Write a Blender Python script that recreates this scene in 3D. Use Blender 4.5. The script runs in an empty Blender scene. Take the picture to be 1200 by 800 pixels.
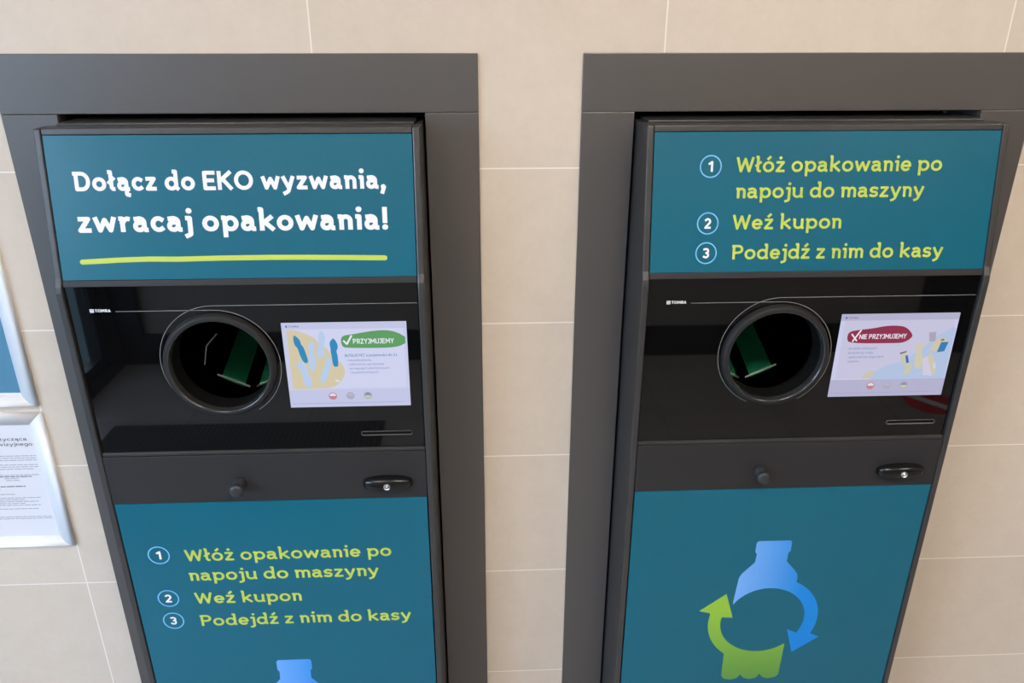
import bpy, bmesh, math
from math import pi, sin, cos, radians
from mathutils import Vector, Matrix
from mathutils.geometry import tessellate_polygon

S = bpy.context.scene
COL = S.collection
ZF = 1.65                      # height above the floor of the tile joint used as datum for the machine drawings

# ------------------------------------------------------------------ camera
cam = bpy.data.cameras.new('camera')
cam.sensor_width = 36.0
cam.lens = 911.925 / 1200 * 36.0
cam.clip_start = 0.01
cam_o = bpy.data.objects.new('camera', cam)
COL.objects.link(cam_o)
PITCH, ROLL, YAW = 0.402201, 0.000803, 0.0444236
fw = Vector((sin(YAW) * cos(PITCH), cos(YAW) * cos(PITCH), -sin(PITCH)))
rt = Vector((cos(YAW), -sin(YAW), 0))
up = rt.cross(fw)
rt, up = rt * cos(ROLL) + up * sin(ROLL), -rt * sin(ROLL) + up * cos(ROLL)
mat_c = Matrix((rt, up, -fw)).transposed().to_4x4()
mat_c.translation = Vector((0.275551, -1.411598, 0.262244 + ZF))
cam_o.matrix_world = mat_c
S.camera = cam_o

# ------------------------------------------------------------------ view, world, lights
S.view_settings.view_transform = 'Standard'
S.view_settings.look = 'None'
S.view_settings.exposure = 0.0
S.view_settings.gamma = 1.0
S.view_settings.use_curve_mapping = False

world = bpy.data.worlds.new('overcast_sky')
S.world = world
world.use_nodes = True
SKY, GROUND = (0.58, 0.74, 1.0), (0.44, 0.70, 0.95)
SKY_STRENGTH, GROUND_STRENGTH = 18.0, 1.5
wn = world.node_tree
bg = wn.nodes['Background']
wtc = wn.nodes.new('ShaderNodeTexCoord')
wsp = wn.nodes.new('ShaderNodeSeparateXYZ')
wrp = wn.nodes.new('ShaderNodeValToRGB')          # ground below the horizon, bright overcast sky above
wrp.color_ramp.elements[0].position = 0.49
wrp.color_ramp.elements[0].color = tuple(c * GROUND_STRENGTH / SKY_STRENGTH for c in GROUND) + (1,)
wrp.color_ramp.elements[1].position = 0.54
wrp.color_ramp.elements[1].color = (*SKY, 1)
zen = wrp.color_ramp.elements.new(0.80)         # dimmer towards the zenith
zen.color = tuple(c * 0.40 for c in SKY) + (1,)
wmr = wn.nodes.new('ShaderNodeMapRange')
wmr.inputs['From Min'].default_value = -1
wn.links.new(wtc.outputs['Generated'], wsp.inputs[0])
wn.links.new(wsp.outputs['Z'], wmr.inputs['Value'])
wn.links.new(wmr.outputs['Result'], wrp.inputs[0])
wn.links.new(wrp.outputs[0], bg.inputs[0])
bg.inputs[1].default_value = SKY_STRENGTH

def area(name, loc, rot, sx, sy, power, color, portal=False):
    l = bpy.data.lights.new(name, 'AREA')
    l.shape = 'RECTANGLE'
    l.size, l.size_y = sx, sy
    l.energy = power
    l.color = color
    o = bpy.data.objects.new(name, l)
    o.location = loc
    o.rotation_euler = rot
    COL.objects.link(o)
    if portal:
        l.cycles.is_portal = True
    return o

XL, XR, YB, YN = -1.80, 3.5, -3.12, 1.0      # room: left glazing, right wall, back wall, wall behind the machines
HC = 3.1                                     # ceiling height
area('window_portal', (XL - 0.06, -1.65, 1.35), (0, radians(-90), 0), 2.5, 2.8, 1, (1, 1, 1), portal=True)

LAMPS = [(0.75, -1.7, 41.0), (-0.9, -2.0, 31.0), (2.5, -1.9, 38.0)]   # ceiling panels (x, y, power)
LAMP_COLOR = (1.0, 0.875, 0.74)

# ------------------------------------------------------------------ materials
def lin(r, g, b):
    def f(c):
        c /= 255.0
        return c / 12.92 if c <= 0.04045 else ((c + 0.055) / 1.055) ** 2.4
    return (f(r), f(g), f(b), 1)

def mat(name, base, rough=0.5, metal=0.0, spec=0.5, emit=None, es=0.0, coat=0.0):
    m = bpy.data.materials.new(name)
    m.use_nodes = True
    p = m.node_tree.nodes['Principled BSDF']
    if len(base) == 3:
        base = (*base, 1)
    p.inputs['Base Color'].default_value = base
    p.inputs['Roughness'].default_value = rough
    p.inputs['Metallic'].default_value = metal
    p.inputs['Specular IOR Level'].default_value = spec
    p.inputs['Coat Weight'].default_value = coat
    if emit:
        p.inputs['Emission Color'].default_value = (*emit[:3], 1)
        p.inputs['Emission Strength'].default_value = es
    return m

def noise_tint(m, scale, amount, bump=0.0, rough_amt=0.0):
    """mottle the base colour slightly and add a fine bump"""
    nt = m.node_tree
    p = nt.nodes['Principled BSDF']
    base = p.inputs['Base Color'].default_value[:]
    tc = nt.nodes.new('ShaderNodeTexCoord')
    n = nt.nodes.new('ShaderNodeTexNoise')
    n.inputs['Scale'].default_value = scale
    n.inputs['Detail'].default_value = 4
    nt.links.new(tc.outputs['Object'], n.inputs['Vector'])
    mx = nt.nodes.new('ShaderNodeMix')
    mx.data_type = 'RGBA'
    mx.inputs['A'].default_value = tuple(c * (1 - amount) for c in base[:3]) + (1,)
    mx.inputs['B'].default_value = tuple(min(1, c * (1 + amount)) for c in base[:3]) + (1,)
    nt.links.new(n.outputs['Fac'], mx.inputs['Factor'])
    nt.links.new(mx.outputs['Result'], p.inputs['Base Color'])
    if bump:
        b = nt.nodes.new('ShaderNodeBump')
        b.inputs['Strength'].default_value = bump
        b.inputs['Distance'].default_value = 0.001
        nt.links.new(n.outputs['Fac'], b.inputs['Height'])
        nt.links.new(b.outputs['Normal'], p.inputs['Normal'])
    return m

M = {}
M['anthracite'] = noise_tint(mat('anthracite_sheet', (0.066, 0.059, 0.057), 0.40, 0, 1.0), 60, 0.05)
M['door_metal'] = noise_tint(mat('dark_door_metal', (0.028, 0.027, 0.028), 0.36, 0, 0.8), 60, 0.05)
M['service'] = noise_tint(mat('dark_service_panel', (0.021, 0.0205, 0.022), 0.5, 0, 0.35), 60, 0.05)
M['teal'] = noise_tint(mat('teal_print', (0.0018, 0.108, 0.172), 0.28, 0, 0.45), 5, 0.05)
M['glass'] = mat('black_glass', (0.0025, 0.0025, 0.0028), 0.025, 0, 0.5)
M['white'] = mat('white_print', (0.76, 0.77, 0.82), 0.5)
M['lime'] = mat('lime_print', (0.46, 0.57, 0.075), 0.5)
M['sky'] = mat('light_blue_print', (0.16, 0.45, 0.76), 0.5)
M['line'] = mat('silver_line_print', (0.22, 0.22, 0.22), 0.4)
M['ring'] = mat('ring_plastic', (0.019, 0.019, 0.020), 0.5, 0, 0.2)
M['rim'] = mat('polished_rim', (0.03, 0.03, 0.032), 0.16, 0, 0.9)
M['black'] = mat('interior_black', (0.004, 0.004, 0.004), 0.6, 0, 0.2)
M['belt'] = noise_tint(mat('green_belt', (0.012, 0.23, 0.105), 0.5), 40, 0.1)
M['lip_highlight'] = mat('belt_lip_highlight', (0.42, 0.66, 0.52), 0.4)  # pale green stands in for the highlight on the belt's front edge
M['steel'] = mat('steel', (0.55, 0.55, 0.56), 0.3, 1.0)
M['chrome'] = mat('chrome', (0.62, 0.61, 0.60), 0.32, 1.0)
M['knob'] = mat('knob_plastic', (0.026, 0.028, 0.032), 0.42)
M['handle'] = mat('black_handle', (0.004, 0.004, 0.0045), 0.22, 0, 0.5)
M['slot'] = mat('slot_black', (0.003, 0.003, 0.003), 0.8, 0, 0.1)
M['gasket'] = mat('rubber_gasket', (0.008, 0.008, 0.008), 0.7, 0, 0.2)
M['frame_alu'] = mat('silver_snap_frame', (0.80, 0.83, 0.88), 0.34, 0.0)
M['paper'] = mat('poster_paper', (0.70, 0.71, 0.78), 0.30)
M['ink'] = mat('poster_ink', (0.045, 0.045, 0.07), 0.6)
M['ink_grey'] = mat('poster_grey_ink', (0.36, 0.37, 0.45), 0.6)
M['poster_blue'] = mat('poster_blue', (0.075, 0.22, 0.36), 0.30)
M['ceil'] = mat('ceiling_white', (0.80, 0.79, 0.77), 0.9)
M['wall_back'] = noise_tint(mat('painted_wall', (0.33, 0.30, 0.27), 0.8), 3, 0.06)
M['skirting'] = mat('black_skirting', (0.012, 0.012, 0.013), 0.5)
M['darkdoor'] = mat('dark_door', (0.015, 0.015, 0.016), 0.4)
M['mullion'] = mat('dark_window_frame', (0.02, 0.021, 0.024), 0.4)
M['red'] = mat('red_sticker', (0.55, 0.02, 0.03), 0.5)
M['lampbody'] = mat('lamp_housing', (0.8, 0.8, 0.8), 0.5)

def gradient_print(name, axis, a, b, lo, hi, rough=0.45):
    m = mat(name, a, rough)
    nt = m.node_tree
    p = nt.nodes['Principled BSDF']
    tc = nt.nodes.new('ShaderNodeTexCoord')
    sp = nt.nodes.new('ShaderNodeSeparateXYZ')
    mr = nt.nodes.new('ShaderNodeMapRange')
    mr.inputs['From Min'].default_value = lo
    mr.inputs['From Max'].default_value = hi
    mx = nt.nodes.new('ShaderNodeMix')
    mx.data_type = 'RGBA'
    mx.inputs['A'].default_value = a
    mx.inputs['B'].default_value = b
    nt.links.new(tc.outputs['Object'], sp.inputs[0])
    nt.links.new(sp.outputs[axis], mr.inputs['Value'])
    nt.links.new(mr.outputs['Result'], mx.inputs['Factor'])
    nt.links.new(mx.outputs['Result'], p.inputs['Base Color'])
    return m

M['bottle_blue'] = gradient_print('bottle_blue_print', 'X', (0.17, 0.40, 0.86, 1), (0.0, 0.22, 0.68, 1), -0.07, 0.07)
M['arrow_green'] = gradient_print('arrow_green_print', 'Z', (0.09, 0.26, 0.05, 1), (0.27, 0.50, 0.045, 1), ZF - 1.10, ZF - 0.90)

def tile_material():
    m = mat('beige_wall_tiles', (0.6, 0.5, 0.4), 0.42)
    nt = m.node_tree
    p = nt.nodes['Principled BSDF']
    L = nt.links.new
    geo = nt.nodes.new('ShaderNodeTexCoord')
    sep = nt.nodes.new('ShaderNodeSeparateXYZ')
    L(geo.outputs['Object'], sep.inputs[0])
    def math_(op, a, b=None):
        n = nt.nodes.new('ShaderNodeMath')
        n.operation = op
        for i, v in enumerate((a, b)):
            if v is None:
                continue
            if isinstance(v, (int, float)):
                n.inputs[i].default_value = v
            else:
                L(v, n.inputs[i])
        return n.outputs[0]
    def joint(val, size, off):
        f = math_('FRACT', math_('DIVIDE', math_('ADD', val, off + size * 40), size))
        d = math_('MINIMUM', f, math_('SUBTRACT', 1.0, f))
        return math_('MULTIPLY', d, size)            # metres to the nearest joint
    dx = joint(sep.outputs['X'], 0.6, 0.0)
    dz = joint(sep.outputs['Z'], 0.3, -ZF)
    d = math_('MINIMUM', dx, dz)
    g = math_('LESS_THAN', d, 0.00125)
    # every tile gets a slightly different tint
    cx = math_('FLOOR', math_('DIVIDE', math_('ADD', sep.outputs['X'], 24.0), 0.6))
    cz = math_('FLOOR', math_('DIVIDE', math_('ADD', sep.outputs['Z'], 12.0 - ZF), 0.3))
    cmb = nt.nodes.new('ShaderNodeCombineXYZ')
    L(cx, cmb.inputs[0]); L(cz, cmb.inputs[1])
    wn = nt.nodes.new('ShaderNodeTexWhiteNoise')
    wn.noise_dimensions = '2D'
    L(cmb.outputs[0], wn.inputs['Vector'])
    n1 = nt.nodes.new('ShaderNodeTexNoise')
    n1.inputs['Scale'].default_value = 16
    n1.inputs['Detail'].default_value = 6
    n1.inputs['Roughness'].default_value = 0.65
    L(geo.outputs['Object'], n1.inputs['Vector'])
    n2 = nt.nodes.new('ShaderNodeTexNoise')
    n2.inputs['Scale'].default_value = 70
    n2.inputs['Detail'].default_value = 4
    L(geo.outputs['Object'], n2.inputs['Vector'])
    f = math_('ADD', math_('MULTIPLY', n1.outputs['Fac'], 0.55), math_('ADD', math_('MULTIPLY', n2.outputs['Fac'], 0.25), math_('MULTIPLY', wn.outputs['Value'], 0.2)))
    ramp = nt.nodes.new('ShaderNodeValToRGB')
    ramp.color_ramp.elements[0].position = 0.25
    ramp.color_ramp.elements[0].color = TILE_A
    ramp.color_ramp.elements[1].position = 0.75
    ramp.color_ramp.elements[1].color = TILE_B
    L(f, ramp.inputs[0])
    mx = nt.nodes.new('ShaderNodeMix')
    mx.data_type = 'RGBA'
    L(g, mx.inputs['Factor'])
    L(ramp.outputs[0], mx.inputs['A'])
    mx.inputs['B'].default_value = GROUT
    L(mx.outputs['Result'], p.inputs['Base Color'])
    b = nt.nodes.new('ShaderNodeBump')
    b.inputs['Strength'].default_value = 0.25
    b.inputs['Distance'].default_value = 0.001
    h = math_('ADD', math_('MULTIPLY', n2.outputs['Fac'], 0.2), math_('MULTIPLY', math_('SUBTRACT', 1.0, g), 0.6))
    L(h, b.inputs['Height'])
    L(b.outputs['Normal'], p.inputs['Normal'])
    return m

TILE_A, TILE_B, GROUT = (0.580, 0.500, 0.420, 1), (0.665, 0.585, 0.505, 1), (0.82, 0.77, 0.72, 1)
M['tiles'] = tile_material()

def floor_material():
    m = mat('grey_floor_tiles', (0.3, 0.29, 0.28), 0.35)
    nt = m.node_tree
    p = nt.nodes['Principled BSDF']
    L = nt.links.new
    tc = nt.nodes.new('ShaderNodeTexCoord')
    br = nt.nodes.new('ShaderNodeTexBrick')
    br.offset = 0.0
    br.inputs['Scale'].default_value = 1.0
    br.inputs['Brick Width'].default_value = 0.6
    br.inputs['Row Height'].default_value = 0.6
    br.inputs['Mortar Size'].default_value = 0.004
    br.inputs['Color1'].default_value = (0.36, 0.345, 0.335, 1)
    br.inputs['Color2'].default_value = (0.40, 0.385, 0.37, 1)
    br.inputs['Mortar'].default_value = (0.24, 0.23, 0.22, 1)
    L(tc.outputs['Object'], br.inputs['Vector'])
    n = nt.nodes.new('ShaderNodeTexNoise')
    n.inputs['Scale'].default_value = 4
    n.inputs['Detail'].default_value = 6
    L(tc.outputs['Object'], n.inputs['Vector'])
    mx = nt.nodes.new('ShaderNodeMix')
    mx.data_type = 'RGBA'
    mx.blend_type = 'MULTIPLY'
    mx.inputs['Factor'].default_value = 0.35
    L(br.outputs['Color'], mx.inputs['A'])
    L(n.outputs['Fac'], mx.inputs['B'])
    L(mx.outputs['Result'], p.inputs['Base Color'])
    return m
M['floor'] = floor_material()

def mat_material():
    m = mat('black_ribbed_mat', (0.012, 0.012, 0.012), 0.8)
    nt = m.node_tree
    p = nt.nodes['Principled BSDF']
    tc = nt.nodes.new('ShaderNodeTexCoord')
    w = nt.nodes.new('ShaderNodeTexWave')
    w.bands_direction = 'X'
    w.inputs['Scale'].default_value = 12
    nt.links.new(tc.outputs['Object'], w.inputs['Vector'])
    r = nt.nodes.new('ShaderNodeValToRGB')
    r.color_ramp.elements[0].color = (0.006, 0.006, 0.006, 1)
    r.color_ramp.elements[1].color = (0.075, 0.072, 0.07, 1)
    nt.links.new(w.outputs['Fac'], r.inputs[0])
    nt.links.new(r.outputs[0], p.inputs['Base Color'])
    return m
M['mat'] = mat_material()

def pane_material():
    m = bpy.data.materials.new('window_glass')
    m.use_nodes = True
    nt = m.node_tree
    nt.nodes.clear()
    out = nt.nodes.new('ShaderNodeOutputMaterial')
    mix = nt.nodes.new('ShaderNodeMixShader')
    mix.inputs[0].default_value = 0.07
    tr = nt.nodes.new('ShaderNodeBsdfTransparent')
    tr.inputs[0].default_value = (0.92, 0.95, 0.95, 1)
    gl = nt.nodes.new('ShaderNodeBsdfGlossy')
    gl.inputs['Roughness'].default_value = 0.02
    nt.links.new(tr.outputs[0], mix.inputs[1])
    nt.links.new(gl.outputs[0], mix.inputs[2])
    nt.links.new(mix.outputs[0], out.inputs[0])
    return m
M['pane'] = pane_material()

_em = {}
def emis(r, g, b):
    """a lit pixel colour of the displays"""
    k = (r, g, b)
    if k not in _em:
        c = lin(r, g, b)
        _em[k] = mat('display_%02x%02x%02x' % k, (0.01, 0.01, 0.012), 0.25, emit=c, es=SCREEN_GAIN)
    return _em[k]
SCREEN_GAIN = 0.90

# ------------------------------------------------------------------ object helpers
def link(name, me, parent=None, loc=None):
    o = bpy.data.objects.new(name, me)
    COL.objects.link(o)
    if parent:
        o.parent = parent
    if loc:
        o.location = loc
    return o

def thing(name, label, cat, loc, group=None):
    o = link(name, None, None, loc)
    o.empty_display_size = 0.1
    o['label'] = label
    o['category'] = cat
    if group:
        o['group'] = group
    return o

def tag(o, label, cat, group=None):
    o['label'] = label
    o['category'] = cat
    if group:
        o['group'] = group
    return o

class MB:
    def __init__(self):
        self.v, self.f, self.mi, self.mats = [], [], [], []
        self.sm = []
    def slot(self, m):
        if m not in self.mats:
            self.mats.append(m)
        return self.mats.index(m)
    def add(self, vs, fs, m, smooth=False):
        b = len(self.v)
        s = self.slot(m)
        self.v += [tuple(p) for p in vs]
        for f in fs:
            self.f.append([i + b for i in f])
            self.mi.append(s)
            self.sm.append(smooth)
    def box(self, x0, x1, y0, y1, z0, z1, m):
        vs = [(x, y, z) for z in (z0, z1) for y in (y0, y1) for x in (x0, x1)]
        self.add(vs, [(0, 2, 3, 1), (4, 5, 7, 6), (0, 1, 5, 4), (2, 6, 7, 3), (0, 4, 6, 2), (1, 3, 7, 5)], m)
    def prism_x(self, prof, x0, x1, m):
        """profile of (y, z) points extruded along x"""
        n = len(prof)
        vs = [(x0, y, z) for y, z in prof] + [(x1, y, z) for y, z in prof]
        fs = [(i, (i + 1) % n, (i + 1) % n + n, i + n) for i in range(n)]
        fs += [tuple(range(n - 1, -1, -1)), tuple(range(n, 2 * n))]
        self.add(vs, fs, m)
    def lathe(self, prof, c, m, n=64, axis='y', smooth=True, arc=None):
        """profile of (r, t): t along +axis from c"""
        vs, fs = [], []
        for i in range(n):
            a = 2 * pi * i / n
            for r, t in prof:
                if axis == 'y':
                    vs.append((c[0] + r * cos(a), c[1] + t, c[2] + r * sin(a)))
                else:
                    vs.append((c[0] + r * cos(a), c[1] + r * sin(a), c[2] + t))
        k = len(prof)
        for i in range(n):
            j = (i + 1) % n
            for q in range(k - 1):
                fs.append((i * k + q, j * k + q, j * k + q + 1, i * k + q + 1))
        self.add(vs, fs, m, smooth)
    def build(self, name, parent=None, bevel=0, segs=2, loc=None, recalc=True, autosmooth=True):
        me = bpy.data.meshes.new(name)
        me.from_pydata(self.v, [], self.f)
        for m in self.mats:
            me.materials.append(m)
        me.polygons.foreach_set('material_index', self.mi)
        me.polygons.foreach_set('use_smooth', self.sm)
        if recalc:
            bm = bmesh.new()
            bm.from_mesh(me)
            bmesh.ops.remove_doubles(bm, verts=bm.verts, dist=1e-6)
            bmesh.ops.recalc_face_normals(bm, faces=bm.faces)
            bm.to_mesh(me)
            bm.free()
        me.update()
        o = link(name, me, parent, loc)
        if bevel:
            b = o.modifiers.new('edge', 'BEVEL')
            b.width = bevel
            b.segments = segs
            b.limit_method = 'ANGLE'
            b.angle_limit = radians(35)
        return o

# ------------------------------------------------------------------ flat print engine (u right, v up)
class Flat:
    """printed shapes on a face: polygons in (u, v), mapped to 3-D by fn(u, v, lift)"""
    def __init__(self, fn):
        self.fn = fn
        self.mb = MB()
        self.n = 0                     # overlapping pen strokes lie a few microns apart
    def poly(self, pts, m, lift=0.0004):
        self.n = (self.n + 1) % 40
        lift += self.n * 3e-6
        tris = tessellate_polygon([[Vector((u, v, 0)) for u, v in pts]])
        out = []
        for t in tris:
            a, b, c = (pts[i] for i in t)
            s = (b[0] - a[0]) * (c[1] - a[1]) - (b[1] - a[1]) * (c[0] - a[0])
            if abs(s) < 1e-14:
                continue
            out.append(tuple(t) if s > 0 else (t[0], t[2], t[1]))
        self.mb.add([self.fn(u, v, lift) for u, v in pts], out, m)
    def disc(self, c, r, m, lift=0.0004, n=32, ry=None):
        ry = ry or r
        self.poly([(c[0] + r * cos(2 * pi * i / n), c[1] + ry * sin(2 * pi * i / n)) for i in range(n)], m, lift)
    def ring(self, c, r, w, m, lift=0.0004, n=64):
        vs = []
        for i in range(n):
            a = 2 * pi * i / n
            for q in (r - w, r):
                vs.append(self.fn(c[0] + q * cos(a), c[1] + q * sin(a), lift))
        fs = [(2 * i, 2 * i + 1, 2 * ((i + 1) % n) + 1, 2 * ((i + 1) % n)) for i in range(n)]
        self.mb.add(vs, fs, m)
    def ribbon(self, pts, w, m, lift=0.0004):
        """one mitred strip along pts"""
        n = len(pts)
        vs = []
        for i in range(n):
            a = Vector(pts[max(0, i - 1)]); b = Vector(pts[min(n - 1, i + 1)])
            t = (b - a).normalized()
            nx, ny = -t.y * w / 2, t.x * w / 2
            vs.append(self.fn(pts[i][0] - nx, pts[i][1] - ny, lift))
            vs.append(self.fn(pts[i][0] + nx, pts[i][1] + ny, lift))
        self.mb.add(vs, [(2 * i, 2 * i + 2, 2 * i + 3, 2 * i + 1) for i in range(n - 1)], m)
    def stroke(self, pts, w, m, lift=0.0004, sx=1.0, sy=1.0, ou=0.0, ov=0.0):
        """round-ended pen stroke; pts in pen units, scaled afterwards"""
        h = w / 2
        T = lambda x, y: (ou + x * sx, ov + y * sy)
        closed = math.hypot(pts[0][0] - pts[-1][0], pts[0][1] - pts[-1][1]) < 1e-6
        for i in range(len(pts) - 1):
            (x0, y0), (x1, y1) = pts[i], pts[i + 1]
            d = math.hypot(x1 - x0, y1 - y0)
            if d < 1e-9:
                continue
            tx, ty = (x1 - x0) / d, (y1 - y0) / d
            nx, ny = -ty * h, tx * h
            if not closed and i == 0:                       # square pen ends
                x0, y0 = x0 - tx * h * 0.85, y0 - ty * h * 0.85
            if not closed and i == len(pts) - 2:
                x1, y1 = x1 + tx * h * 0.85, y1 + ty * h * 0.85
            self.poly([T(x0 - nx, y0 - ny), T(x1 - nx, y1 - ny), T(x1 + nx, y1 + ny), T(x0 + nx, y0 + ny)], m, lift)
        for (x, y) in (pts if closed else pts[1:-1]):
            self.poly([T(x + h * cos(2 * pi * k / 10 + .3), y + h * sin(2 * pi * k / 10 + .3)) for k in range(10)], m, lift)
    def text(self, s, u0, u1, base, cap, w, m, lift=0.0004, right=None):
        """text whose ink runs from u0 to u1 with the given cap height"""
        G, width = layout(s, w)
        sx = (u1 - u0) / width
        sy = cap / 7.0
        for x, strokes, dots in G:
            for st in strokes:
                self.stroke([(px + x, py) for px, py in st], w, m, lift, sx, sy, u0, base)
            for dx, dy, r in dots:
                self.poly([(u0 + (x + dx + r * cos(2 * pi * k / 14)) * sx, base + (dy + r * sin(2 * pi * k / 14)) * sy) for k in range(14)], m, lift)
    def build(self, name, parent):
        return self.mb.build(name, parent, recalc=False)

def el(cx, cy, rx, ry, a0, a1, n=14):
    return [(cx + rx * cos(radians(a0 + (a1 - a0) * i / n)), cy + ry * sin(radians(a0 + (a1 - a0) * i / n))) for i in range(n + 1)]

def glyph(ch, w):
    """skeleton strokes, dots and ink width of a letter (x-height 5, caps 7, pen width w)"""
    h = w / 2
    B, X, C, A = h, 5 - h, 7 - h, 7.5 - h
    D = -2.0 + h
    mid = 2.5
    ry = mid - h
    st, dots = [], []
    dr = h * 1.25
    def acute(x):
        st.append([(x - .35, 5.9 + h * .3), (x + .45, 6.7 + h * .3)])
    def bowl_o(W):
        st.append(el(W / 2, mid, W / 2 - h, ry, 0, 360, 22))
    base = {'ą': 'a', 'ó': 'o', 'ł': 'l', 'ż': 'z', 'ź': 'z', 'ś': 's', 'ń': 'n'}.get(ch, ch)
    if base == 'o':
        W = 4.9; bowl_o(W)
    elif base == 'a':
        W = 4.5; sx = W - h - .55; bt = 2.8 + max(0, w - 1.15) * .75
        st.append([(h + .25, 4.15)] + el(sx - 1.35, X - 1.15, 1.35, 1.15, 115, 0, 9) + [(sx, B + .45), (sx + .3, B), (W - h, B)])
        st.append([(sx, bt), (h + 1.1, bt)] + el(h + 1.05, (B + bt) / 2, 1.05, (bt - B) / 2, 90, 270, 10) + [(h + 1.5, B), (sx, B + .8)])
        if ch == 'ą':
            st.append([(W - h - .3, B), (W - h - .75, -.7), (W - h - .55, -1.35), (W - h + .05, -1.45)])
    elif base == 'c':
        W = 4.1; st.append(el(W / 2 + .25, mid, W / 2 + .25 - h, ry, 52, 308, 18))
    elif base == 'd':
        W = 5.1; sx = W - h - .35
        st.append(el(sx / 2 + h / 2, mid, sx / 2 - h / 2, ry, 0, 360, 22))
        st.append([(sx - .55, A), (sx, A), (sx, B + .3), (W - h, B)])
    elif base == 'b':
        W = 5.0; sx = h + .3
        st.append([(h, A), (sx, A), (sx, B)])
        st.append(el((sx + W - h) / 2, mid, (W - h - sx) / 2, ry, 0, 360, 22))
    elif base == 'e':
        W = 4.6; st.append([(h + .1, mid), (W - h, mid)] + el(W / 2, mid, W / 2 - h, ry, 0, 312, 18))
    elif base == 'g':
        W = 4.8; sx = W - h - .1
        st.append(el((sx + h) / 2, mid, (sx - h) / 2, ry, 0, 360, 22))
        st.append([(sx, X), (sx, -.6), (sx - .9, D), (h + .4, D)])
    elif base == 'i':
        W = 2.1; sx = W - h - .15
        st.append([(h, X), (sx, X), (sx, B)]); dots.append((sx - .05, 6.55, dr))
    elif base == 'j':
        W = 2.3; sx = W - h
        st.append([(h + .2, X), (sx, X), (sx, -.7), (sx - .5, D + .25), (h - .2, D)]); dots.append((sx - .05, 6.55, dr))
    elif base == 'k':
        W = 4.8; sx = h + .35
        st.append([(h, A), (sx, A), (sx, B)])
        st.append([(W - h - .35, X), (sx + .3, 2.45)]); st.append([(sx + .8, 2.85), (W - h, B)])
    elif base == 'l':
        W = 2.5; sx = h + .45
        st.append([(h + .05, A), (sx, A), (sx, B + .6), (sx + .45, B), (W - h, B)])
        if ch == 'ł':
            st.append([(h - .25, 3.0), (W - h + .15, 4.5)])
    elif base in 'nm':
        gap = 2.6 if base == 'n' else 2.55
        sx = h + .45
        st.append([(h, X), (sx, X), (sx, B)])
        k = 1 if base == 'n' else 2
        for i in range(k):
            x0 = sx + i * gap
            st.append([(x0, 3.2)] + el(x0 + gap / 2, X - 1.3, gap / 2, 1.3, 165, 0, 9) + [(x0 + gap, B)])
        W = sx + k * gap + h + .1
    elif base == 'p':
        W = 5.1; sx = h + .4
        st.append([(h, X), (sx, X), (sx, D)])
        st.append(el((sx + W - h) / 2, mid, (W - h - sx) / 2, ry, 0, 360, 22))
    elif base == 'r':
        W = 3.5; sx = h + .45
        st.append([(h, X), (sx, X), (sx, B)]); st.append([(sx, 3.0), (sx + .7, X - .35), (sx + 1.4, X), (W - h, X - .05)])
    elif base == 's':
        W = 3.8
        st.append([(W - h - .1, X - .35)] + el(W / 2, X - .98, W / 2 - h, .98, 60, 250, 9) + [(W / 2 + .2, 2.45)] + el(W / 2, B + 1.0, W / 2 - h, 1.0, 62, -120, 9) + [(h, B + .35)])
    elif base == 't':
        W = 3.2; sx = h + .8
        st.append([(sx, 6.3), (sx, B + .7), (sx + .6, B), (W - h, B + .1)]); st.append([(h, X), (W - h, X)])
    elif base == 'u':
        W = 4.9; sx = W - h - .3
        st.append([(h, X), (h + .3, X)] + [(h + .3, 2.0)] + el(h + .3 + (sx - h - .3) / 2, B + 1.4, (sx - h - .3) / 2, 1.4, 180, 345, 9))
        st.append([(sx, X), (sx, B + .35), (W - h, B)])
    elif base in 'wW':
        T = X if base == 'w' else C
        W = 6.6 if base == 'w' else 7.6
        st.append([(h, T), (W * .27, B), (W / 2, T - .35), (W * .73, B), (W - h, T)])
    elif base == 'y':
        W = 4.6
        st.append([(h, X), (W / 2 + .05, B + .1)]); st.append([(W - h, X), (W / 2 - .1, -.6), (W / 2 - .8, D + .25), (h + .25, D)])
    elif base == 'z':
        W = 4.0
        st.append([(h + .15, X), (W - h - .1, X), (h, B), (W - h, B)])
        if ch == 'ż': dots.append((W / 2, 6.45, dr))
    elif base == 'h':
        sx = h + .3; W = 4.8
        st.append([(h, A), (sx, A), (sx, B)])
        st.append([(sx, 3.2)] + el((sx + W - h) / 2, X - 1.3, (W - h - sx) / 2, 1.3, 165, 0, 9) + [(W - h, B)])
    elif base == 'D':
        W = 6.0; sx = h + .5
        st.append([(h, C), (sx + 1.6, C)] + el(W - h - 2.3, 3.5, 2.3, 3.5 - h, 90, -90, 16) + [(sx, B), (sx, C)])
    elif base == 'E':
        W = 4.5; st.append([(W - h, C), (h, C), (h, B), (W - h, B)]); st.append([(h, 3.55), (W - h - .35, 3.55)])
    elif base == 'K':
        W = 5.3; st.append([(h, C), (h, B)]); st.append([(W - h - .2, C), (h + .3, 3.4)]); st.append([(h + 1.1, 4.1), (W - h, B)])
    elif base == 'O':
        W = 6.7; st.append(el(W / 2, 3.5, W / 2 - h, 3.5 - h, 0, 360, 26))
    elif base in 'PRB':
        W = 5.1; sx = h + .4
        st.append([(h, C), (sx + 1.6, C)] + el(W - h - 1.75, 4.85, 1.75, C - 4.85, 90, -90, 10) + [(sx, 9.7 - C)])
        st.append([(sx, C), (sx, B)])
        if base == 'R': st.append([(sx + 1.4, 9.7 - C), (W - h, B)])
        if base == 'B': st.append([(sx, B), (W - h - 1.6, B)] + el(W - h - 1.6, (B + 9.7 - C) / 2, 1.6, (9.7 - C - B) / 2, -90, 90, 10))
    elif base == 'Z':
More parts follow.
